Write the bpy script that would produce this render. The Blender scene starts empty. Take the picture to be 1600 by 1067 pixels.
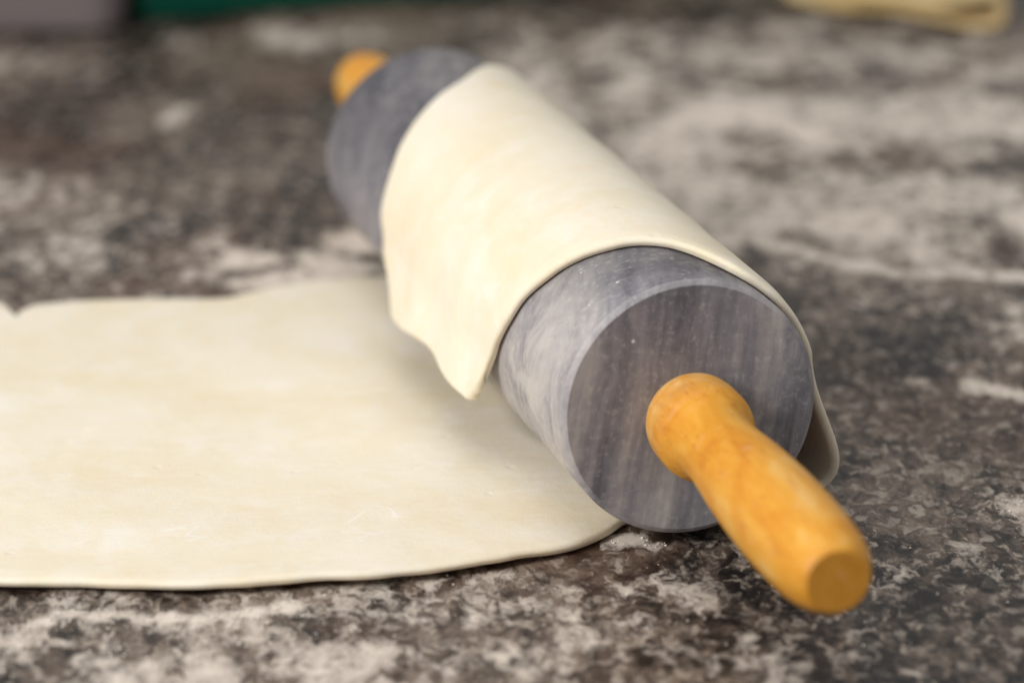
import bpy, bmesh, math, random
import numpy as np
from mathutils import Vector, noise

random.seed(4)
rng = np.random.default_rng(11)
sc = bpy.context.scene
COL = sc.collection

# ------------------------------------------------------------------ camera
CAM_H, PITCH = 0.2999, 0.30884
cam = bpy.data.cameras.new('camera')
cam.sensor_width = 36.0
cam.lens = 127.89
cam.clip_start, cam.clip_end = 0.02, 50
cam.dof.use_dof = True
cam.dof.focus_distance = 0.845
cam.dof.aperture_fstop = 8.2
co = bpy.data.objects.new('camera', cam); COL.objects.link(co)
co.location = (0, 0, CAM_H)
co.rotation_euler = (math.pi / 2 - PITCH, 0, 0)
sc.camera = co

# ------------------------------------------------------------------ light
w = bpy.data.worlds.new('World'); sc.world = w; w.use_nodes = True
w.node_tree.nodes['Background'].inputs[0].default_value = (1.0, 0.975, 0.95, 1)
w.node_tree.nodes['Background'].inputs[1].default_value = 0.40

def area(name, loc, target, size, power, col, size_y=None):
    l = bpy.data.lights.new(name, 'AREA')
    l.shape = 'RECTANGLE'; l.size = size; l.size_y = size_y or size
    l.energy = power; l.color = col
    o = bpy.data.objects.new(name, l); COL.objects.link(o)
    o.location = loc
    o.rotation_euler = (Vector(target) - Vector(loc)).to_track_quat('-Z', 'Y').to_euler()
    return o
TGT = (0.0, 0.9, 0.02)
area('window_light', (-0.98, 0.10, 0.74), TGT, 0.42, 15.5, (1.0, 0.98, 0.955))
area('ceiling_light', (-0.15, 0.75, 1.6), TGT, 1.0, 7.5, (1.0, 0.98, 0.95))

sc.view_settings.view_transform = 'Standard'
sc.view_settings.look = 'None'
sc.view_settings.exposure = 0.0
sc.view_settings.gamma = 1.0
sc.cycles.use_denoising = True
sc.cycles.max_bounces = 8

# ------------------------------------------------------------------ material helpers
class NT:
    def __init__(s, name):
        s.m = bpy.data.materials.new(name); s.m.use_nodes = True
        s.t = s.m.node_tree; s.b = s.t.nodes['Principled BSDF']
    def n(s, typ, inp=None, **kw):
        nd = s.t.nodes.new(typ)
        for k, v in kw.items(): setattr(nd, k, v)
        for k, v in (inp or {}).items():
            if isinstance(v, bpy.types.NodeSocket): s.t.links.new(v, nd.inputs[k])
            else: nd.inputs[k].default_value = v
        return nd
    def link(s, a, b): s.t.links.new(a, b)
    def math(s, op, a, b=0.0, c=None, clamp=False):
        nd = s.n('ShaderNodeMath', operation=op, use_clamp=clamp)
        for i, v in enumerate((a, b, c)):
            if v is None: continue
            if isinstance(v, bpy.types.NodeSocket): s.link(v, nd.inputs[i])
            else: nd.inputs[i].default_value = v
        return nd.outputs[0]
    def ramp(s, fac, stops, interp='LINEAR'):
        nd = s.n('ShaderNodeValToRGB'); cr = nd.color_ramp; cr.interpolation = interp
        while len(cr.elements) < len(stops): cr.elements.new(0.5)
        for e, (p, c) in zip(cr.elements, stops):
            e.position = p
            e.color = (c, c, c, 1) if isinstance(c, (int, float)) else (*c, 1)
        s.link(fac, nd.inputs[0]); return nd.outputs[0]
    def mix(s, fac, a, b, blend='MIX'):
        nd = s.n('ShaderNodeMix', data_type='RGBA', blend_type=blend)
        for sk, v in ((nd.inputs[0], fac), (nd.inputs[6], a), (nd.inputs[7], b)):
            if isinstance(v, bpy.types.NodeSocket): s.link(v, sk)
            else: sk.default_value = v if isinstance(v, (int, float)) else (*v, 1)
        return nd.outputs[2]
    def noise(s, vec, scale, detail=3, rough=0.5, dist=0.0):
        return s.n('ShaderNodeTexNoise', {'Vector': vec, 'Scale': scale, 'Detail': detail,
                                          'Roughness': rough, 'Distortion': dist}).outputs['Fac']
    def mapped(s, vec, scale=(1, 1, 1), rot=(0, 0, 0), loc=(0, 0, 0)):
        return s.n('ShaderNodeMapping', {'Vector': vec, 'Scale': scale, 'Rotation': rot, 'Location': loc}).outputs[0]
    def bump(s, h, strength, dist):
        nd = s.n('ShaderNodeBump', {'Height': h, 'Strength': strength, 'Distance': dist})
        s.link(nd.outputs[0], s.b.inputs['Normal'])

def srgb(r, g, b):
    f = lambda c: (c / 255 / 12.92) if c < 10.3 else ((c / 255 + .055) / 1.055) ** 2.4
    return (f(r), f(g), f(b))

# --- granite-look counter with flour dusting (the flour film amount is a vertex attribute)
def counter_material():
    k = NT('counter_stone'); pos0 = k.n('ShaderNodeTexCoord').outputs['Object']
    pos = k.mapped(pos0, (1.0, 0.58, 1.0))
    warp = k.n('ShaderNodeTexNoise', {'Vector': pos, 'Scale': 240.0, 'Detail': 2.0}).outputs['Color']
    wv = k.n('ShaderNodeVectorMath', {0: warp, 1: (0.5, 0.5, 0.5)}, operation='SUBTRACT').outputs[0]
    wv = k.n('ShaderNodeVectorMath', {0: wv, 'Scale': 0.0075}, operation='SCALE').outputs[0]
    p2 = k.n('ShaderNodeVectorMath', {0: pos, 1: wv}, operation='ADD').outputs[0]
    fine0 = k.noise(pos, 420.0, 4, 0.65)
    vor = k.n('ShaderNodeTexVoronoi', {'Vector': p2, 'Scale': 280.0, 'Randomness': 1.0})
    cell = k.n('ShaderNodeSeparateColor', {0: vor.outputs['Color']}).outputs[0]
    chip = k.math('MULTIPLY', k.ramp(cell, [(0.45, 0.0), (0.85, 1.0)]), k.ramp(k.math('MULTIPLY_ADD', k.math('SUBTRACT', fine0, 0.5), 0.9, vor.outputs['Distance']), [(0.30, 1.0), (0.58, 0.0)]))
    big = k.noise(pos, 24.0, 4, 0.55)
    mid = k.noise(p2, 150.0, 6, 0.66)
    fine = k.noise(p2, 480.0, 4, 0.6)
    v = k.math('MULTIPLY_ADD', mid, 0.95, k.math('MULTIPLY', k.math('MULTIPLY_ADD', k.noise(pos, 9.0, 2, 0.5), 0.7, big), 0.62))
    v = k.math('MULTIPLY_ADD', fine, 0.35, v)
    v = k.math('SUBTRACT', v, 0.675)
    colr = k.ramp(v, [(0.35, srgb(16, 14, 13)), (0.43, srgb(47, 40, 35)), (0.52, srgb(88, 76, 67)),
                      (0.63, srgb(120, 106, 94)), (0.76, srgb(158, 148, 137))])
    colr = k.mix(k.math('MULTIPLY', k.math('MULTIPLY', chip, 0.85), k.ramp(v, [(0.38, 0.15), (0.54, 1.0)])), colr, srgb(168, 158, 147))
    fleck = k.ramp(k.noise(k.mapped(p2, (1, 1, 1), (0, 0, .6)), 360.0, 5, 0.62, 0.6), [(0.32, 0.78), (0.42, 0.0)])
    colr = k.mix(fleck, colr, srgb(20, 17, 16))
    lite = k.ramp(k.noise(p2, 300.0, 4, 0.6, 0.3), [(0.58, 0.0), (0.66, 0.7)])
    colr = k.mix(lite, colr, srgb(172, 162, 150))
    # rust / warm brown blotches of the stone print
    br = k.ramp(k.noise(pos, 17.0, 3, 0.5), [(0.50, 0.0), (0.66, 0.7)])
    colr = k.mix(br, colr, k.mix(0.5, colr, srgb(88, 56, 36)))
    # thin pale knife scratch near the front edge
    a = Vector((-0.0135, 0.7605)); b = Vector((0.0005, 0.703)); d = (b - a).normalized()
    sx = k.n('ShaderNodeSeparateXYZ', {0: pos0})
    dx = k.math('SUBTRACT', sx.outputs[0], a.x); dy = k.math('SUBTRACT', sx.outputs[1], a.y)
    perp = k.math('ABSOLUTE', k.math('SUBTRACT', k.math('MULTIPLY', dx, d.y), k.math('MULTIPLY', dy, d.x)))
    along = k.math('ADD', k.math('MULTIPLY', dx, d.x), k.math('MULTIPLY', dy, d.y))
    sm = k.math('LESS_THAN', perp, 0.00018)
    sm = k.math('MULTIPLY', sm, k.math('GREATER_THAN', along, 0.008))
    sm = k.math('MULTIPLY', sm, k.math('LESS_THAN', along, 0.06))
    colr = k.mix(k.math('MULTIPLY', sm, 0.30), colr, srgb(190, 176, 150))
    # flour film
    fl = k.n('ShaderNodeAttribute', attribute_name='flour').outputs['Fac']
    br1 = k.noise(p2, 190.0, 5, 0.68)
    br2 = k.noise(pos, 60.0, 4, 0.6, 0.6)
    fm = k.math('MULTIPLY_ADD', br1, 0.9, k.math('MULTIPLY', br2, 0.9))
    fm = k.math('SUBTRACT', fm, 0.90)
    fm = k.math('MULTIPLY_ADD', fm, 2.0, fl)
    fm = k.math('MULTIPLY', fm, k.ramp(fl, [(0.0, 0.0), (0.12, 1.0)]), clamp=True)
    fm = k.ramp(fm, [(0.20, 0.0), (0.45, 0.50), (0.80, 0.96)])
    colr = k.mix(fm, colr, srgb(222, 211, 199))
    k.link(colr, k.b.inputs['Base Color'])
    k.link(k.ramp(fm, [(0.0, 0.42), (0.6, 0.85)]), k.b.inputs['Roughness'])
    k.b.inputs['Specular IOR Level'].default_value = 0.35
    h = k.math('MULTIPLY_ADD', fm, 1.0, k.math('MULTIPLY', mid, 0.3))
    k.bump(h, 0.25, 0.0006)
    return k.m

# --- grey banded marble
R_BARREL = 0.0305
def marble_material():
    k = NT('grey_marble'); pos = k.n('ShaderNodeTexCoord').outputs['Object']
    rot = k.mapped(pos, (1, 1, 1), (math.radians(4), math.radians(-9), math.radians(12)))
    wn = k.n('ShaderNodeTexNoise', {'Vector': pos, 'Scale': 30.0, 'Detail': 3.0}).outputs['Color']
    wv = k.n('ShaderNodeVectorMath', {0: wn, 1: (0.5, 0.5, 0.5)}, operation='SUBTRACT').outputs[0]
    wv = k.n('ShaderNodeVectorMath', {0: wv, 'Scale': 0.0065}, operation='SCALE').outputs[0]
    p = k.n('ShaderNodeVectorMath', {0: rot, 1: wv}, operation='ADD').outputs[0]
    st = k.mapped(p, (1.0, 0.16, 0.09))
    band = k.noise(st, 92.0, 5, 0.6)
    fine = k.noise(k.mapped(p, (1.0, 0.2, 0.08)), 620.0, 3, 0.6)
    cloud = k.noise(p, 42.0, 4, 0.6, 0.8)
    v = k.math('MULTIPLY_ADD', band, 0.75, k.math('MULTIPLY', k.math('MULTIPLY_ADD', k.noise(pos, 260.0, 5, 0.65), 0.35, k.math('MULTIPLY', cloud, 0.65)), 0.46))
    v = k.math('MULTIPLY_ADD', fine, 0.11, k.math('ADD', v, 0.055))
    colr = k.ramp(v, [(0.46, srgb(66, 66, 74)), (0.60, srgb(102, 101, 109)), (0.72, srgb(142, 139, 145)),
                      (0.80, srgb(168, 163, 163)), (0.92, srgb(208, 203, 200))])
    # pale cloudy layer near the left skin of the stone
    sx = k.n('ShaderNodeSeparateXYZ', {0: p}).outputs[0]
    lay = k.ramp(k.math('MULTIPLY_ADD', cloud, 0.016, k.math('MULTIPLY', sx, -1.0)),
                 [(0.0285, 0.0), (0.040, 1.0)])
    colr = k.mix(k.math('MULTIPLY', k.math('MULTIPLY', k.math('MULTIPLY', lay, 0.75), k.ramp(k.noise(p, 55.0, 5, 0.65, 1.2), [(0.40, 0.25), (0.58, 1.0)])), k.ramp(k.n('ShaderNodeSeparateXYZ', {0: pos}).outputs[1], [(0.040, 1.0), (0.085, 0.0)])), colr, srgb(196, 190, 186))
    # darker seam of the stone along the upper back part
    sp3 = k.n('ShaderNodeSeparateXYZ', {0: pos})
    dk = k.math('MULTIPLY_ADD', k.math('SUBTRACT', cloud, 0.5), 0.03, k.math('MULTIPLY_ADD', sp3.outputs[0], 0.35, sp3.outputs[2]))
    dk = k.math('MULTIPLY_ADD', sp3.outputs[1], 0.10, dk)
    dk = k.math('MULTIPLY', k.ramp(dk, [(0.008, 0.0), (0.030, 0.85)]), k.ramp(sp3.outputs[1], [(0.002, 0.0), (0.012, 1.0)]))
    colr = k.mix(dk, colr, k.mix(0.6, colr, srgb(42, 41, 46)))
    # paler front arris: some scuffing, plus the edge's gleam painted into the colour
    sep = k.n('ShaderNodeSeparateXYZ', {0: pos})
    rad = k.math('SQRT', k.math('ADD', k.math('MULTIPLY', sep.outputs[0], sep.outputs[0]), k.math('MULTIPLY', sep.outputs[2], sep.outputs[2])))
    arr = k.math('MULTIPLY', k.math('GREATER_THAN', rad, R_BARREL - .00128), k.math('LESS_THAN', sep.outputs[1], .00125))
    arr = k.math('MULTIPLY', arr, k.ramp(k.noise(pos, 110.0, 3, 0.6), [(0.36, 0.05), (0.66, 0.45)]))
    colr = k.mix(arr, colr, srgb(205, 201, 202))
    # white dust specks
    vo = k.n('ShaderNodeTexVoronoi', {'Vector': pos, 'Scale': 300.0})
    sp = k.math('LESS_THAN', vo.outputs['Distance'], k.math('MULTIPLY', k.n('ShaderNodeSeparateColor', {0: vo.outputs['Color']}).outputs[1], 0.14))
    sel = k.n('ShaderNodeSeparateColor', {0: vo.outputs['Color']}).outputs[0]
    sp = k.math('MULTIPLY', sp, k.math('GREATER_THAN', sel, 0.88))
    dust = k.ramp(k.noise(pos, 520.0, 4, 0.7), [(0.54, 0.0), (0.76, 0.45)])
    colr = k.mix(dust, colr, srgb(200, 196, 194))
    colr = k.mix(k.math('MULTIPLY', sp, 0.75), colr, srgb(225, 222, 220))
    k.link(colr, k.b.inputs['Base Color'])
    k.link(k.ramp(k.noise(pos, 160.0, 3, 0.6), [(0.3, 0.42), (0.7, 0.56)]), k.b.inputs['Roughness'])
    k.b.inputs['Specular IOR Level'].default_value = 0.35
    k.bump(k.noise(pos, 900.0, 3, 0.6), 0.06, 0.0004)
    return k.m

def wood_material():
    k = NT('varnished_beech'); pos = k.n('ShaderNodeTexCoord').outputs['Object']
    g = k.noise(k.mapped(pos, (1, 0.09, 1)), 420.0, 4, 0.6, 0.5)
    b = k.noise(k.mapped(pos, (1, 0.5, 1)), 85.0, 3, 0.5, 0.9)
    v = k.math('MULTIPLY_ADD', g, 0.35, k.math('MULTIPLY', b, 0.75))
    colr = k.ramp(v, [(0.34, srgb(200, 124, 28)), (0.48, srgb(218, 148, 42)), (0.62, srgb(226, 163, 58)),
                      (0.78, srgb(232, 184, 104))])
    rays = k.ramp(k.noise(k.mapped(pos, (1, 0.16, 1)), 900.0, 2, 0.5), [(0.30, 0.45), (0.40, 0.0)])
    colr = k.mix(rays, colr, srgb(178, 106, 32))
    dust = k.ramp(k.noise(pos, 260.0, 5, 0.7), [(0.60, 0.0), (0.80, 0.4)])
    colr = k.mix(dust, colr, srgb(240, 220, 190))
    # flour caught round the collar
    cy = k.n('ShaderNodeSeparateXYZ', {0: pos}).outputs[1]
    cd = k.math('MULTIPLY', k.ramp(k.math('MULTIPLY', cy, -1.0), [(0.0060, 1.0), (0.0140, 0.0)]), k.ramp(k.noise(pos, 300.0, 5, 0.7), [(0.38, 0.1), (0.66, 0.6)]))
    colr = k.mix(cd, colr, srgb(236, 206, 150))
    # end grain drinks more varnish and is darker
    yy = k.math('ABSOLUTE', k.n('ShaderNodeSeparateXYZ', {0: pos}).outputs[1])
    colr = k.mix(k.math('MULTIPLY', k.math('GREATER_THAN', yy, .10392), 0.2), colr, srgb(206, 148, 70))
    ps = k.n('ShaderNodeSeparateXYZ', {0: pos})
    ox = k.math('ADD', ps.outputs[0], .011); oz = k.math('ADD', ps.outputs[2], .006)
    rr_ = k.math('SQRT', k.math('ADD', k.math('MULTIPLY', ox, ox), k.math('MULTIPLY', oz, oz)))
    rr_ = k.math('MULTIPLY_ADD', k.noise(pos, 120.0, 3, 0.5), .0014, rr_)
    ring = k.math('MULTIPLY_ADD', k.math('SINE', k.math('MULTIPLY', rr_, 4200.0)), 0.5, 0.5)
    ring = k.math('MULTIPLY', k.math('MULTIPLY', ring, k.math('GREATER_THAN', yy, .10392)), 0.22)
    colr = k.mix(ring, colr, srgb(150, 92, 34))
    k.link(colr, k.b.inputs['Base Color'])
    k.b.inputs['Roughness'].default_value = 0.5
    k.b.inputs['Specular IOR Level'].default_value = 0.4
    k.bump(g, 0.05, 0.0004)
    return k.m

def dough_material(name, lo, hi, flour):
    k = NT(name); uv = k.n('ShaderNodeTexCoord').outputs['UV']; pos = k.n('ShaderNodeTexCoord').outputs['Object']
    patch = k.noise(k.mapped(uv, (1.5, 1.0, 1.0)), 22.0, 6, 0.62, 0.4)
    streak = k.noise(k.mapped(uv, (0.16, 1.0, 1.0)), 330.0, 4, 0.6, 0.3)
    grain = k.noise(pos, 1500.0, 3, 0.6)
    v = k.math('MULTIPLY_ADD', streak, 0.08, k.math('MULTIPLY', patch, 0.92))
    colr = k.ramp(v, [(0.36, lo), (0.60, hi)])
    f = k.math('MULTIPLY_ADD', k.noise(k.mapped(uv, (1.3, 1, 1)), 48.0, 7, 0.68, 0.5), 0.98, k.math('MULTIPLY', streak, 0.15))
    f = k.math('MULTIPLY_ADD', grain, 0.18, f)
    fm = k.ramp(f, [(0.62, 0.0), (0.86, flour)])
    colr = k.mix(fm, colr, srgb(243, 237, 229))
    # thin pale flour lines left in the skin of the dough
    ln = k.math('ABSOLUTE', k.math('SUBTRACT', k.noise(k.mapped(uv, (0.5, 1, 1)), 34.0, 3, 0.5, 1.2), 0.5))
    ln = k.math('MULTIPLY', k.ramp(ln, [(0.0, 1.0), (0.012, 0.0)]), k.ramp(k.noise(uv, 48.0, 2, 0.5), [(0.56, 0.0), (0.68, 0.6)]))
    colr = k.mix(ln, colr, srgb(247, 243, 238))
    k.link(colr, k.b.inputs['Base Color'])
    k.b.inputs['Roughness'].default_value = 0.68
    k.b.inputs['Specular IOR Level'].default_value = 0.25
    k.b.inputs['Subsurface Weight'].default_value = 0.25
    k.b.inputs['Subsurface Radius'].default_value = (0.9, 0.55, 0.25)
    k.b.inputs['Subsurface Scale'].default_value = 0.003
    soft = k.noise(k.mapped(uv, (0.35, 1.0, 1.0)), 120.0, 4, 0.55, 0.6)
    h = k.math('MULTIPLY_ADD', soft, 1.0, k.math('MULTIPLY', grain, 0.22))
    pv = k.n('ShaderNodeTexVoronoi', {'Vector': uv, 'Scale': 95.0, 'Randomness': 1.0})
    psel = k.math('GREATER_THAN', k.n('ShaderNodeSeparateColor', {0: pv.outputs['Color']}).outputs[0], 0.72)
    pit = k.math('MULTIPLY', psel, k.ramp(pv.outputs['Distance'], [(0.03, 1.0), (0.13, 0.0)]))
    h = k.math('MULTIPLY_ADD', pit, -0.55, h)
    h = k.math('MULTIPLY_ADD', k.noise(pos, 420.0, 4, 0.6), 0.35, h)
    h = k.math('MULTIPLY_ADD', fm, 0.15, h)
    h = k.math('MULTIPLY_ADD', ln, 0.25, h)
    k.bump(h, 0.34, 0.0009)
    return k.m

def plain(name, col, rough, spec=0.4, grime=0.12):
    k = NT(name); pos = k.n('ShaderNodeTexCoord').outputs['Object']
    n = k.ramp(k.noise(pos, 30.0, 4, 0.6), [(0.3, 1.0 - grime), (0.7, 1.0)])
    colr = k.mix(1.0, col, n, 'MULTIPLY')
    k.link(colr, k.b.inputs['Base Color'])
    k.b.inputs['Roughness'].default_value = rough
    k.b.inputs['Specular IOR Level'].default_value = spec
    return k.m

M_COUNTER = counter_material()
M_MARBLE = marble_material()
M_WOOD = wood_material()
M_DOUGH = dough_material('raw_dough', srgb(232, 219, 191), srgb(236, 227, 207), 0.55)
M_DOUGH2 = dough_material('raw_dough_strip', srgb(196, 168, 112), srgb(212, 188, 138), 0.3)
M_FLOUR = plain('flour', srgb(232, 225, 214), 0.95, 0.1, 0.05)
M_GREY = plain('grey_tin', srgb(130, 121, 121), 0.45)
M_GREEN = plain('green_plastic', srgb(0, 74, 58), 0.35)

# ------------------------------------------------------------------ mesh helpers
def link_mesh(name, me, mat, parent=None, smooth=True):
    o = bpy.data.objects.new(name, me); COL.objects.link(o)
    me.materials.append(mat)
    if smooth: me.polygons.foreach_set('use_smooth', [True] * len(me.polygons))
    if parent: o.parent = parent
    return o

def tag(o, label=None, cat=None, kind=None, group=None):
    for k, v in (('label', label), ('category', cat), ('kind', kind), ('group', group)):
        if v: o[k] = v

def lathe(profile, n=128):
    """profile: list of (y, r) from one pole to the other; spun about local Y."""
    vs, fs = [], []
    for y, r in profile:
        if r <= 1e-7: vs.append([(0, y, 0)])
        else: vs.append([(r * math.sin(2 * math.pi * i / n), y, r * math.cos(2 * math.pi * i / n)) for i in range(n)])
    flat, idx = [], []
    for ring in vs:
        idx.append(range(len(flat), len(flat) + len(ring))); flat += ring
    for a, b in zip(idx, idx[1:]):
        for i in range(n):
            j = (i + 1) % n
            if len(a) == 1: fs.append((a[0], b[i], b[j]))
            elif len(b) == 1: fs.append((a[i], b[0], a[j]))
            else: fs.append((a[i], b[i], b[j], a[j]))
    me = bpy.data.meshes.new('lathe'); me.from_pydata(flat, [], fs); me.update()
    bm = bmesh.new(); bm.from_mesh(me); bmesh.ops.recalc_face_normals(bm, faces=bm.faces); bm.to_mesh(me); bm.free()
    return me

def smooth_profile(keys, step=0.0008):
    ys = np.array([k[0] for k in keys]); rs = np.array([k[1] for k in keys])
    m = np.gradient(rs, ys)
    out = []
    for i in range(len(ys) - 1):
        h = ys[i + 1] - ys[i]; n = max(2, int(h / step))
        for t in np.linspace(0, 1, n, endpoint=False):
            out.append((ys[i] + t * h, (2*t**3-3*t**2+1)*rs[i] + (t**3-2*t**2+t)*h*m[i] + (-2*t**3+3*t**2)*rs[i+1] + (t**3-t**2)*h*m[i+1]))
    out.append((ys[-1], rs[-1]))
    return out

# ------------------------------------------------------------------ countertop
FLOUR = []   # (points, radius, strength)
def streak(pts, rad, s): FLOUR.append((np.array(pts, float), rad, s))
# curved ridge of swept flour to the right of the pin
streak([(.058, 1.040), (.063, 1.039), (.076, 1.036), (.085, 1.029), (.097, 1.014), (.111, 1.006), (.123, 1.004), (.147, 1.0), (.19, 1.0)], .0034, .9)
streak([(.118, 1.008), (.134, 1.006)], .006, .35)
# broad dusting behind it
streak([(.05, 1.148), (.072, 1.19), (.103, 1.182), (.133, 1.186), (.18, 1.182)], .030, .74)
streak([(.04, 1.11), (.056, 1.10)], .030, .52)
streak([(.052, 1.093), (.074, 1.064), (.098, 1.071), (.13, 1.083), (.165, 1.065)], .028, .68)
streak([(.09, 1.045), (.12, 1.04)], .026, .56)
streak([(.0, 1.27), (.10, 1.28), (.2, 1.26)], .035, .42)
streak([(.02, 1.21), (.05, 1.235)], .03, .52)
streak([(-.085, 1.306), (-.062, 1.306)], .014, .46)
streak([(-.119, 1.296)], .008, .45)
streak([(-.190, 1.262), (-.15, 1.262)], .012, .26)
# behind the sheet on the left
streak([(-.1125, 1.186), (-.1105, 1.197)], .0062, .85)
streak([(-.079, 1.019), (-.073, 1.018)], .007, 1.0)
streak([(-.058, 1.018), (-.052, 1.015)], .008, 1.0)
streak([(-.050, 1.040), (-.044, 1.037)], .0085, .85)
streak([(-.078, .994), (-.060, 1.003), (-.040, 1.008)], .006, .85)
streak([(-.154, 1.07), (-.12, 1.02), (-.092, 1.0)], .03, .28)
streak([(-.18, 1.10), (-.15, 1.08)], .02, .3)
# front left
streak([(-.14, .735), (-.112, .733), (-.09, .728), (-.065, .732), (-.045, .735)], .016, .40)
for bx, by, br_, bs in [(-.104,.738,.0035,.7),(-.066,.7125,.0055,.75),(-.088,.716,.003,.65),(-.072,.735,.003,.6),(-.058,.728,.004,.6),(-.098,.726,.003,.6),(-.05,.716,.003,.6),(-.083,.707,.004,.6),(-.036,.733,.004,.5),(-.04,.711,.003,.5)]: streak([(bx, by), (bx + .003, by + .001)], br_, bs)
streak([(-.10, .744), (-.080, .741), (-.065, .741), (-.048, .7465)], .0026, .8)
streak([(-.075, .712), (-.055, .708), (-.03, .722)], .014, .46)
streak([(-.03, .735), (.03, .74)], .020, .27)
streak([(.02, .715), (.075, .712)], .014, .22)
streak([(.085, .765), (.105, .77)], .010, .20)
streak([(.0245, .7885), (.029, .7885)], .0030, .9)
streak([(.031, .785), (.034, .786)], .0022, .8)
# right
streak([(.122, .902), (.127, .899), (.133, .892)], .0038, .66)
streak([(.106, .907), (.108, .906)], .002, .45)
streak([(.120, .809), (.14, .800)], .007, .68)
streak([(.13, .95), (.15, .945)], .010, .28)
streak([(.10, .985), (.14, .975)], .012, .22)

def flour_at(X, Y):
    F = np.zeros_like(X); Y = Y * .6
    for pts, rad, s in FLOUR:
        pts = pts * np.array([1.0, .6])
        D = np.full_like(X, 1e9)
        if len(pts) == 1: D = np.hypot(X - pts[0, 0], Y - pts[0, 1])
        for a, b in zip(pts, pts[1:]):
            d = b - a; t = np.clip(((X - a[0]) * d[0] + (Y - a[1]) * d[1]) / (d @ d), 0, 1)
            D = np.minimum(D, np.hypot(X - a[0] - t * d[0], Y - a[1] - t * d[1]))
        F = np.maximum(F, s * np.exp(-(D / rad) ** 2 * 1.1))
    return np.clip(F * .84 + 0.02, 0, 1)

def build_counter():
    xs = np.concatenate([np.linspace(-1.1, -.27, 14)[:-1], np.arange(-.27, .2701, .002), np.linspace(.27, 1.1, 14)[1:]])
    ys = np.concatenate([np.linspace(.25, .60, 8)[:-1], np.arange(.60, 1.4501, .002), np.linspace(1.45, 2.3, 14)[1:]])
    X, Y = np.meshgrid(xs, ys)
    ny, nx = X.shape
    V = np.stack([X, Y, np.zeros_like(X)], -1).reshape(-1, 3)
    i = np.arange((ny - 1) * (nx - 1)); r, c = i // (nx - 1), i % (nx - 1); a = r * nx + c
    F = np.stack([a, a + 1, a + nx + 1, a + nx], -1).tolist()
    n0 = len(V)
    # slab sides and underside so that the top is a real board, 4 cm thick
    ring = list(range(nx)) + [k * nx + nx - 1 for k in range(1, ny)] + [(ny - 1) * nx + k for k in range(nx - 2, -1, -1)] + [k * nx for k in range(ny - 2, 0, -1)]
    low = V[ring].copy(); low[:, 2] = -.04
    V = np.concatenate([V, low]); m = len(ring)
    for q in range(m): F.append((ring[q], n0 + q, n0 + (q + 1) % m, ring[(q + 1) % m]))
    F.append(tuple(n0 + q for q in range(m - 1, -1, -1)))
    me = bpy.data.meshes.new('countertop'); me.from_pydata(V.tolist(), [], F); me.update()
    at = me.attributes.new('flour', 'FLOAT', 'POINT')
    at.data.foreach_set('value', flour_at(V[:, 0], V[:, 1]).astype(np.float32))
    o = link_mesh('countertop', me, M_COUNTER, smooth=False)
    tag(o, kind='structure', label='speckled grey brown stone countertop dusted with flour')
build_counter()

# ------------------------------------------------------------------ pin frame
NX, NY, AZ = 0.040543, 0.785451, 0.272662     # front end of the barrel, turn about Z
R, T, L = 0.0305, 0.0027, 0.2389              # barrel radius, dough thickness, barrel length
ZC = R + T + 0.0001                            # axis height: the barrel rests on the sheet

pin = bpy.data.objects.new('rolling_pin', None); COL.objects.link(pin)
pin.location = (NX, NY, 0); pin.rotation_euler = (0, 0, AZ)
tag(pin, 'grey marble rolling pin with turned yellow wooden handles, wrapped in dough', 'rolling pin')

def barrel_profile():
    c, n = 0.0019, 6
    front = [(0.0, 0.0), (0.0, R * .5)] + [(c * (1 - math.cos(a)) * .9, R - c + c * math.sin(a)) for a in np.linspace(0.35, math.pi / 2 - .15, n)]
    front = [(0.0, 0.0), (0.0, 0.014), (0.0, R - .00135), (0.0001, R - .0012), (0.0009, R - .0002), (0.0013, R)]
    body = [(y, R) for y in np.linspace(.006, L - .006, 24)]
    back = [(L - y, r) for y, r in reversed(front)]
    return front + body + back
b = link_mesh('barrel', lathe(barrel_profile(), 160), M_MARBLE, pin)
b.location = (0, 0, ZC)
def autosmooth(o, ang=32):
    o.data.set_sharp_from_angle(angle=math.radians(ang))
autosmooth(b, 25)

HK = [(-.1040, .0066), (-.1032, .0073), (-.1005, .0084), (-.095, .0098), (-.088, .0104), (-.079, .0108), (-.068, .0109), (-.056, .0107),
      (-.044, .0102), (-.034, .0095), (-.027, .0091), (-.0215, .0091), (-.0180, .0096), (-.0163, .0103), (-.0153, .0104), (-.0146, .0110), (-.0130, .01145),
      (-.0085, .01155), (-.0040, .0114), (-.0015, .0108), (-.0004, .0100)]
def handle_mesh():
    p = smooth_profile(HK, .0009)
    return lathe([(p[0][0], 0.0), (p[0][0], .003)] + p + [(p[-1][0], 0.0)], 96)
hm = handle_mesh()
h1 = link_mesh('handle', hm, M_WOOD, pin); autosmooth(h1, 40)
h1.location = (0.0, 0, ZC - .0018)
h1.rotation_euler = (math.radians(0.45), 0, math.radians(-1.6))
h2 = link_mesh('handle', hm, M_WOOD, pin, smooth=False)
h2.location = (.0012, L - .001, ZC - .0022)
h2.rotation_euler = (math.radians(0.3), math.radians(70), math.pi - math.radians(1.2))

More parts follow.
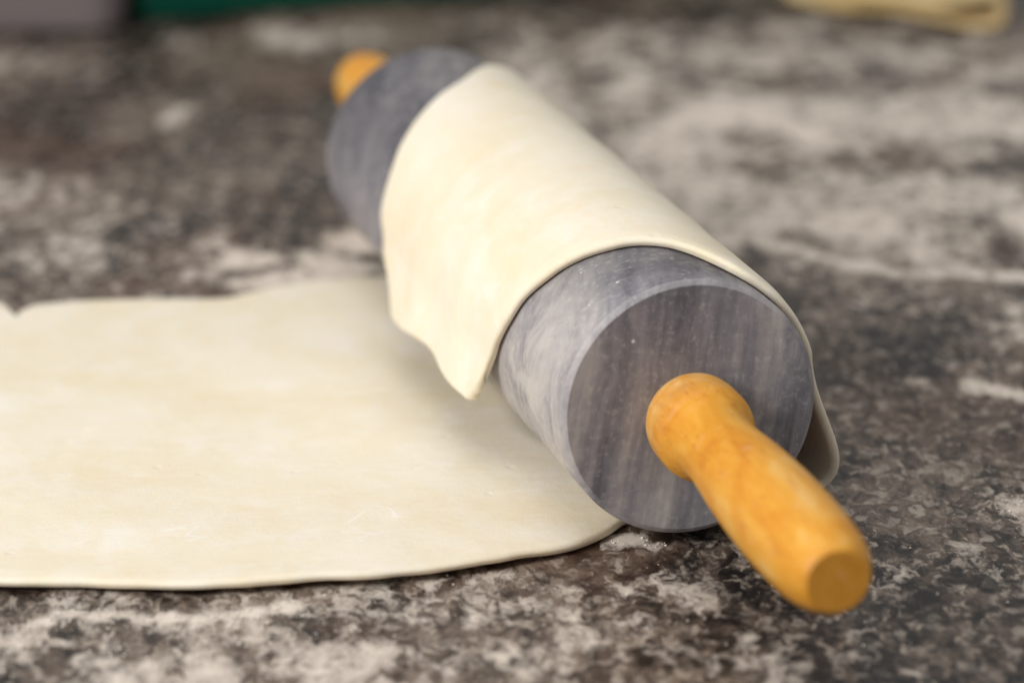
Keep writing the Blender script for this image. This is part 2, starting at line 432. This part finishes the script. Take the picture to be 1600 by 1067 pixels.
# ------------------------------------------------------------------ dough sheet wrapped round the pin
def hermite_table(keys):
    keys = sorted(keys); xs = np.array([k[0] for k in keys]); ys = np.array([k[1] for k in keys])
    d = np.diff(ys) / np.diff(xs); m = np.zeros_like(ys)
    m[1:-1] = np.where(d[1:] * d[:-1] > 0, 2 * d[1:] * d[:-1] / (d[1:] + d[:-1] + 1e-12), 0); m[0], m[-1] = d[0], d[-1]
    def f(x):
        x = np.clip(np.asarray(x, float), xs[0], xs[-1]); i = np.clip(np.searchsorted(xs, x) - 1, 0, len(xs) - 2)
        h = xs[i + 1] - xs[i]; t = (x - xs[i]) / h
        return (2*t**3-3*t**2+1)*ys[i] + (t**3-2*t**2+t)*h*m[i] + (-2*t**3+3*t**2)*ys[i+1] + (t**3-t**2)*h*m[i+1]
    return f

def build_dough():
    rm = R + T / 2 + .00012
    E0, E1, Z0 = -.33, .022, T / 2 + .0002
    PH1, PH2 = math.radians(75), math.radians(-88)
    pts = [(e, Z0) for e in np.arange(E0, E1, .0015)]
    n_flat = len(pts)
    P0 = np.array([E1, Z0]); P3 = np.array([rm * math.sin(PH1), ZC + rm * math.cos(PH1)])
    tan3 = np.array([-math.cos(PH1), math.sin(PH1)])
    P1 = np.array([.058, Z0]); P2 = np.array([.0318, .0220])
    for t in np.linspace(0, 1, 36, endpoint=False):
        pts.append(tuple((1-t)**3*P0 + 3*(1-t)**2*t*P1 + 3*(1-t)*t*t*P2 + t**3*P3))
    n_rise = len(pts)
    for ph in np.linspace(PH1, PH2, 96, endpoint=False): pts.append((rm * math.sin(ph), ZC + rm * math.cos(ph)))
    n_arc = len(pts)
    Q0 = np.array([rm * math.sin(PH2), ZC + rm * math.cos(PH2)]); Q3 = np.array([-.0352, .0148])
    tq = np.array([-math.cos(PH2), math.sin(PH2)])
    Q1 = Q0 + tq * .006; Q2 = Q3 - np.array([-.10, -.99]) * .006
    for t in np.linspace(0, 1, 30): pts.append(tuple((1-t)**3*Q0 + 3*(1-t)**2*t*Q1 + 3*(1-t)*t*t*Q2 + t**3*Q3))
    C = np.array(pts); arc = np.concatenate([[0], np.cumsum(np.hypot(*np.diff(C, axis=0).T))])
    pe = lambda e: np.interp(e, C[:n_flat, 0], arc[:n_flat])
    pr = lambda f: arc[n_flat] + f * (arc[n_rise] - arc[n_flat])
    pphi = lambda d: np.interp(-d, [-75, 88], [arc[n_rise], arc[n_arc]])
    pz = lambda z: np.interp(-z, -C[n_arc:, 1], arc[n_arc:])
    near = [(pe(-.33), .075), (pe(-.322), .050), (pe(-.30), .034), (pe(-.24), .024), (pe(-.19), .021)] + [(pe(e), s) for e, s in
            [(-.1565, .0130), (-.1469, .0102), (-.1387, .0077), (-.1294, .0036), (-.1187, -.0002), (-.1075, -.0022), (-.0948, -.0036),
             (-.0838, -.0056), (-.0739, -.0070), (-.062, -.0068), (-.0496, -.0050), (-.0398, -.0026), (-.0299, .0003), (-.0209, .0050),
             (-.0145, .0104), (-.0105, .0148), (-.004, .0175), (.008, .0185), (.020, .0180)]] + \
           [(pr(.3), .0160), (pr(.45), .0120), (pr(.6), .0098), (pr(.8), .0072), (pphi(75), .0062), (pphi(60), .0062), (pphi(45), .0066), (pphi(35), .0078),
            (pphi(27), .0098), (pphi(21), .0128), (pphi(16), .0164), (pphi(11), .0203), (pphi(5), .0240), (pphi(-6), .0280), (pphi(-19.5), .0308),
            (pphi(-30), .0337), (pphi(-43), .0368), (pphi(-57), .0404), (pphi(-73), .0446), (pphi(-84), .0480), (pz(.0345), .0495), (pz(.029), .0523), (pz(.0235), .0552), (pz(.0190), .0575), (pz(.0148), .0615)]
    far = [(pe(-.33), .15), (pe(-.322), .185), (pe(-.30), .207), (pe(-.24), .222), (pe(-.17), .230)] + [(pe(e), s) for e, s in
           [(-.1338, .2295), (-.1293, .2285), (-.1273, .2242), (-.1262, .2164), (-.125, .2110), (-.1229, .2148), (-.1172, .2201), (-.1099, .2206),
            (-.0976, .219), (-.0872, .2167), (-.0768, .2144), (-.0663, .2125), (-.0563, .2164), (-.0483, .2193), (-.0404, .2217),
            (-.0291, .2226), (-.0179, .2226), (.02, .2235)]] + \
          [(pr(.5), .226), (pphi(75), .227), (pphi(60), .2275), (pphi(38), .2240), (pphi(21), .2140), (pphi(10), .2050), (pphi(-5.5), .191), (pphi(-17.7), .1846),
           (pphi(-28.5), .1794), (pphi(-40), .175), (pphi(-54.5), .1696), (pphi(-67), .1656), (pphi(-84.6), .1632), (pz(.0335), .1600),
           (pz(.028), .157), (pz(.025), .1515), (pz(.0206), .1450), (pz(.0165), .1400), (pz(.0148), .1360)]
    s0f, s1f = hermite_table(near), hermite_table(far)
    zend = hermite_table([(.0600, .0225), (.0614, .0212), (.0626, .0190), (.0645, .0175), (.068, .0170), (.0789, .0175), (.0945, .0181), (.106, .0184), (.114, .0182), (.1275, .0163), (.138, .0158), (.15, .016)])
    off = np.array([0, .00008, .0002, .0004, .0007, .0011, .0016, .0024, .0035, .005])
    # row parameters
    pc, pm = arc[n_arc - 10], arc[-1]
    mid = np.concatenate([np.arange(off[-1] + .002, pe(.01), .0022), np.linspace(pe(.01), pr(0), 8), np.linspace(pr(0), pr(1), 30)[1:], np.linspace(pphi(75), pc, 92)[1:], np.linspace(pc, pm - off[-1], 22)[1:-1]])
    rows = np.concatenate([off, mid, pm - off[::-1]])
    NS = 108
    s0, s1 = s0f(rows), s1f(rows)
    rag = np.array([[.0007 * noise.noise(Vector((p * 60, q, 0))) + .0004 * noise.noise(Vector((p * 150, q, 3))) for q in (1.5, 9.5)] for p in rows])
    s0, s1 = s0 + rag[:, 0], s1 + rag[:, 1]
    S = np.zeros((len(rows), NS + 2 * len(off))); SG = np.zeros_like(S)
    for i in range(len(rows)):
        a, b_ = s0[i], s1[i]
        S[i] = np.concatenate([a + off, np.linspace(a + off[-1], b_ - off[-1], NS + 2)[1:-1], b_ - off[::-1]])
        SG[i] = (S[i] - a) / (b_ - a)
    Prow = np.repeat(rows[:, None], S.shape[1], 1)
    # the hanging end is cut along a wavy line
    S_end = S[-1]
    pend = np.array([pz(z) for z in zend(S_end)])
    k = np.clip((Prow - pc) / (pm - pc), 0, 1)
    P = np.where(Prow > pc, pc + k * (pend[None, :] - pc), Prow)
    E = np.interp(P, arc, C[:, 0]); Z = np.interp(P, arc, C[:, 1])
    # distances to the rim -> half thickness with a rounded rim
    dist = np.minimum(np.minimum(S - s0[:, None], s1[:, None] - S), np.minimum(pend[None, :] - P, P))
    rr = T / 2
    hh = np.where(dist < rr, np.sqrt(np.clip(1 - (1 - np.clip(dist, 0, rr) / rr) ** 2, 0, 1)), 1.0) * rr
    hh = np.maximum(hh, .00001)
    # soft unevenness: rolling undulations, lifted rims
    und = np.zeros_like(S); thick = np.zeros_like(S)
    for i in range(S.shape[0]):
        for j in range(S.shape[1]):
            v = Vector((P[i, j] * 14, S[i, j] * 22, 1.7))
            und[i, j] = noise.noise(v) + .5 * noise.noise(v * 2.7)
            thick[i, j] = noise.noise(Vector((P[i, j] * 40, S[i, j] * 70, 8.2)))
    hh = hh * (1 + .13 * thick)
    tap = .74 + .26 * np.clip(np.minimum(S - s0[:, None], s1[:, None] - S) / .005, 0, 1) ** .6
    hh = hh * tap
    flatw = np.clip((pe(-.02) - P) / .03, 0, 1)
    arcw = np.clip((P - pphi(50)) / .02, 0, 1)
    hangw = np.clip((P - pphi(-55)) / .03, 0, 1)
    N2 = np.stack([-np.gradient(np.interp(rows, arc, C[:, 1])), np.gradient(np.interp(rows, arc, C[:, 0]))], -1)
    N2 /= np.linalg.norm(N2, axis=1)[:, None]
    # N2 points to the inside of the wrap on the roll, upward on the flat part
    lift = -np.clip((pr(.2) - P) / .02, 0, 1) * rr * (1 - tap) + flatw * (.0004 + .0009 * np.clip(und, 0, 2))
    dn = np.minimum(S - s0[:, None], .02)
    wv = np.array([noise.noise(Vector((p * 30, 3.3, 0))) for p in rows])[:, None]
    lift += flatw * np.exp(-np.maximum(dn, 0) / .006) * (.0006 + .0009 * np.clip(wv + .1, 0, 1))
    outw = arcw * (np.exp(-np.maximum(dn, 0) / .003) * .0001 + .00022 * np.clip(und, -.4, 2)) + hangw * (.0004 * und)
    # creases in the hanging end: shallow vertical folds
    def fold(s_c, wd, amp, p_from): return amp * np.exp(-((S - s_c) / wd) ** 2) * np.clip((P - p_from) / .02, 0, 1)
    outw += fold(.083, .012, .0009, pphi(-50)) - fold(.102, .010, .0006, pphi(-62)) + fold(.118, .010, .0011, pphi(-60)) - fold(.067, .006, .0008, pphi(-70))
    disp = lift - outw + np.clip((P - pphi(75)) / .02, 0, 1) * rr * (1 - tap)
    mE = E + N2[:, 0][:, None] * disp; mZ = Z + N2[:, 1][:, None] * disp
    Mid = np.stack([mE, S, mZ], -1)
    # normals of the (smooth) mid surface
    du = np.gradient(Mid, axis=0); dv = np.gradient(Mid, axis=1)
    Nn = np.cross(du, dv); ln = np.linalg.norm(Nn, axis=-1, keepdims=True); Nn = Nn / np.maximum(ln, 1e-12)
    up = Mid + Nn * hh[..., None]; dnn = Mid - Nn * hh[..., None]
    nr, nc = S.shape
    V = np.concatenate([up.reshape(-1, 3), dnn.reshape(-1, 3)])
    o2 = nr * nc
    idx = np.arange(nr * nc).reshape(nr, nc)
    a, b_, c, d = idx[:-1, :-1], idx[1:, :-1], idx[1:, 1:], idx[:-1, 1:]
    top = np.stack([a, b_, c, d], -1).reshape(-1, 4); bot = np.stack([a, d, c, b_], -1).reshape(-1, 4) + o2
    F = top.tolist() + bot.tolist()
    bd = list(idx[0, :]) + list(idx[1:, -1]) + list(idx[-1, -2::-1]) + list(idx[-2:0:-1, 0])
    for q in range(len(bd)):
        x, y = int(bd[q]), int(bd[(q + 1) % len(bd)]); F.append((x, y, y + o2, x + o2))
    me = bpy.data.meshes.new('dough_sheet'); me.from_pydata(V.tolist(), [], F); me.update()
    uvv = np.stack([np.concatenate([P.ravel(), P.ravel()]), np.concatenate([S.ravel(), S.ravel()])], -1)
    uvl = me.uv_layers.new(name='sheet')
    li = np.empty(len(me.loops), dtype=np.int32); me.loops.foreach_get('vertex_index', li)
    uvl.data.foreach_set('uv', uvv[li].ravel().astype(np.float32))
    bm = bmesh.new(); bm.from_mesh(me); bmesh.ops.recalc_face_normals(bm, faces=bm.faces); bm.to_mesh(me); bm.free()
    o = link_mesh('dough_sheet', me, M_DOUGH)
    o.location = (NX, NY, 0); o.rotation_euler = (0, 0, AZ)
    tag(o, 'large pale cream sheet of rolled dough draped over the marble rolling pin', 'dough')
build_dough()

# ------------------------------------------------------------------ folded dough strip in the background
def ribbon(path, width, t, name, mat, loc, rz, shear=0.0):
    path = np.array(path, float); d = np.gradient(path, axis=0); d /= np.linalg.norm(d, axis=1)[:, None]
    nrm = np.stack([-d[:, 1], d[:, 0]], -1)
    m = 14; sec = []
    ws = np.linspace(-1, 1, m)
    vs = []
    for i, (p, n) in enumerate(zip(path, nrm)):
        endf = min(1.0, math.sqrt(min(1.0, (min(i, len(path) - 1 - i) + .35) / 3.5)))
        ring = []
        for sgn in (1, -1):
            for wv in (ws if sgn > 0 else ws[::-1]):
                h = t / 2 * endf * (max(0.0, 1 - abs(wv) ** 8)) ** .5
                y = wv * width / 2 * (1 + .05 * noise.noise(Vector((i * .15, sgn * .01, 5))))
                q = p + n * (sgn * h)
                ring.append((q[0] + shear * y, y, q[1]))
        vs.append(ring)
    V = [v for r_ in vs for v in r_]; k = 2 * m; F = []
    for i in range(len(vs) - 1):
        for j in range(k): F.append((i * k + j, i * k + (j + 1) % k, (i + 1) * k + (j + 1) % k, (i + 1) * k + j))
    F.append(tuple(range(k - 1, -1, -1))); F.append(tuple((len(vs) - 1) * k + j for j in range(k)))
    me = bpy.data.meshes.new(name); me.from_pydata(V, [], F); me.update()
    uvl = me.uv_layers.new(name='sheet')
    for lp in me.loops:
        v = me.vertices[lp.vertex_index].co; uvl.data[lp.index].uv = (v.x + v.z * 2, v.y)
    bm = bmesh.new(); bm.from_mesh(me); bmesh.ops.remove_doubles(bm, verts=bm.verts, dist=1e-6); bmesh.ops.recalc_face_normals(bm, faces=bm.faces); bm.to_mesh(me); bm.free()
    o = link_mesh(name, me, mat); o.location = loc; o.rotation_euler = (0, 0, rz)
    return o
pth = [(x, .0026 + .0006 * math.sin(x * 120)) for x in np.linspace(-.085, .0, 30)]
pth += [(0.0 + .0072 * math.sin(a), .0026 + .0056 * (1 - math.cos(a))) for a in np.linspace(.15, math.pi - .1, 18)]
pth += [(x, max(.0074, .0138 - .30 * abs(x))) for x in np.linspace(-.003, -.055, 18)]
st = ribbon(pth, .060, .0046, 'dough_strip', M_DOUGH2, (.1765, 1.348, 0), math.radians(-33), -.62)
tag(st, 'folded offcut of yellow dough with a curled end at the back of the counter', 'dough offcut')

# ------------------------------------------------------------------ tins at the back edge of the picture
def rounded_box_tray(name, lx, ly, hgt, rad, wall, mat, loc, rz, flare=0.0, lip=0.0):
    def outline(off, z, n=8):
        out = []
        hx, hy, r_ = lx / 2 + off, ly / 2 + off, max(rad + off, .001)
        for cx, cy, a0 in ((hx - r_, hy - r_, 0), (-hx + r_, hy - r_, 90), (-hx + r_, -hy + r_, 180), (hx - r_, -hy + r_, 270)):
            for q in range(n + 1):
                a = math.radians(a0 + 90 * q / n); out.append((cx + r_ * math.cos(a), cy + r_ * math.sin(a), z))
        return out
    loops = [outline(-.004, 0), outline(-.001, .001), outline(0, .004), outline(flare, hgt - .004)]
    if lip: loops += [outline(flare + lip, hgt - .003), outline(flare + lip, hgt)]
    else: loops += [outline(flare, hgt)]
    loops += [outline(flare - wall, hgt), outline(-wall, .006), outline(-wall - .004, .003)]
    V = [v for l in loops for v in l]; k = len(loops[0]); F = []
    for i in range(len(loops) - 1):
        for j in range(k): F.append((i * k + j, i * k + (j + 1) % k, (i + 1) * k + (j + 1) % k, (i + 1) * k + j))
    F.append(tuple(range(k - 1, -1, -1))); F.append(tuple((len(loops) - 1) * k + j for j in range(k)))
    me = bpy.data.meshes.new(name); me.from_pydata(V, [], F); me.update()
    o = link_mesh(name, me, mat); autosmooth(o, 40); o.location = loc; o.rotation_euler = (0, 0, rz)
    return o
g = rounded_box_tray('grey_tin', .22, .13, .07, .012, .0015, M_GREY, (-.254, 1.378, .0003), math.radians(0), .004, .003)
tag(g, 'plain grey baking tin with rounded corner at the far left of the counter', 'baking tin')
g2 = rounded_box_tray('green_tray', .30, .20, .05, .006, .003, M_GREEN, (-.029, 1.471, .0003), math.radians(18), .0, .002)
tag(g2, 'dark green plastic tray standing beside the grey tin at the back', 'tray')

# ------------------------------------------------------------------ flour crumbs: real grains on the counter
def build_grains():
    tv = np.array([(1, 0, 0), (-1, 0, 0), (0, 1, 0), (0, -1, 0), (0, 0, 1), (0, 0, -1)], float)
    tf = np.array([(0, 2, 4), (2, 1, 4), (1, 3, 4), (3, 0, 4), (2, 0, 5), (1, 2, 5), (3, 1, 5), (0, 3, 5)])
    pts = []
    n = 200000
    X = rng.uniform(-.2, .2, n); Y = rng.uniform(.69, 1.3, n)
    f = flour_at(X, Y)
    nz = np.array([noise.noise(Vector((x * 160, y * 160, 2.0))) for x, y in zip(X, Y)])
    keep = rng.uniform(0, 1, n) < np.clip(f * (f > .3) * .55 * (1 + 1.6 * nz), 0, 1) + .006
    X, Y = X[keep], Y[keep]
    V, F = [], []
    k = 0
    for x, y in zip(X, Y):
        s = .00014 + .00034 * rng.random() ** 3
        v = tv * s * (1 + .35 * rng.uniform(-1, 1, (6, 3)))
        v[:, 2] *= .7
        v += (x, y, s * .4)
        V.append(v); F.append(tf + k * 6); k += 1
    V = np.concatenate(V); F = np.concatenate(F)
    me = bpy.data.meshes.new('flour'); me.from_pydata(V.tolist(), [], F.tolist()); me.update()
    o = link_mesh('flour', me, M_FLOUR, smooth=True)
    tag(o, 'fine white flour grains scattered over the countertop', None, 'stuff')
build_grains()
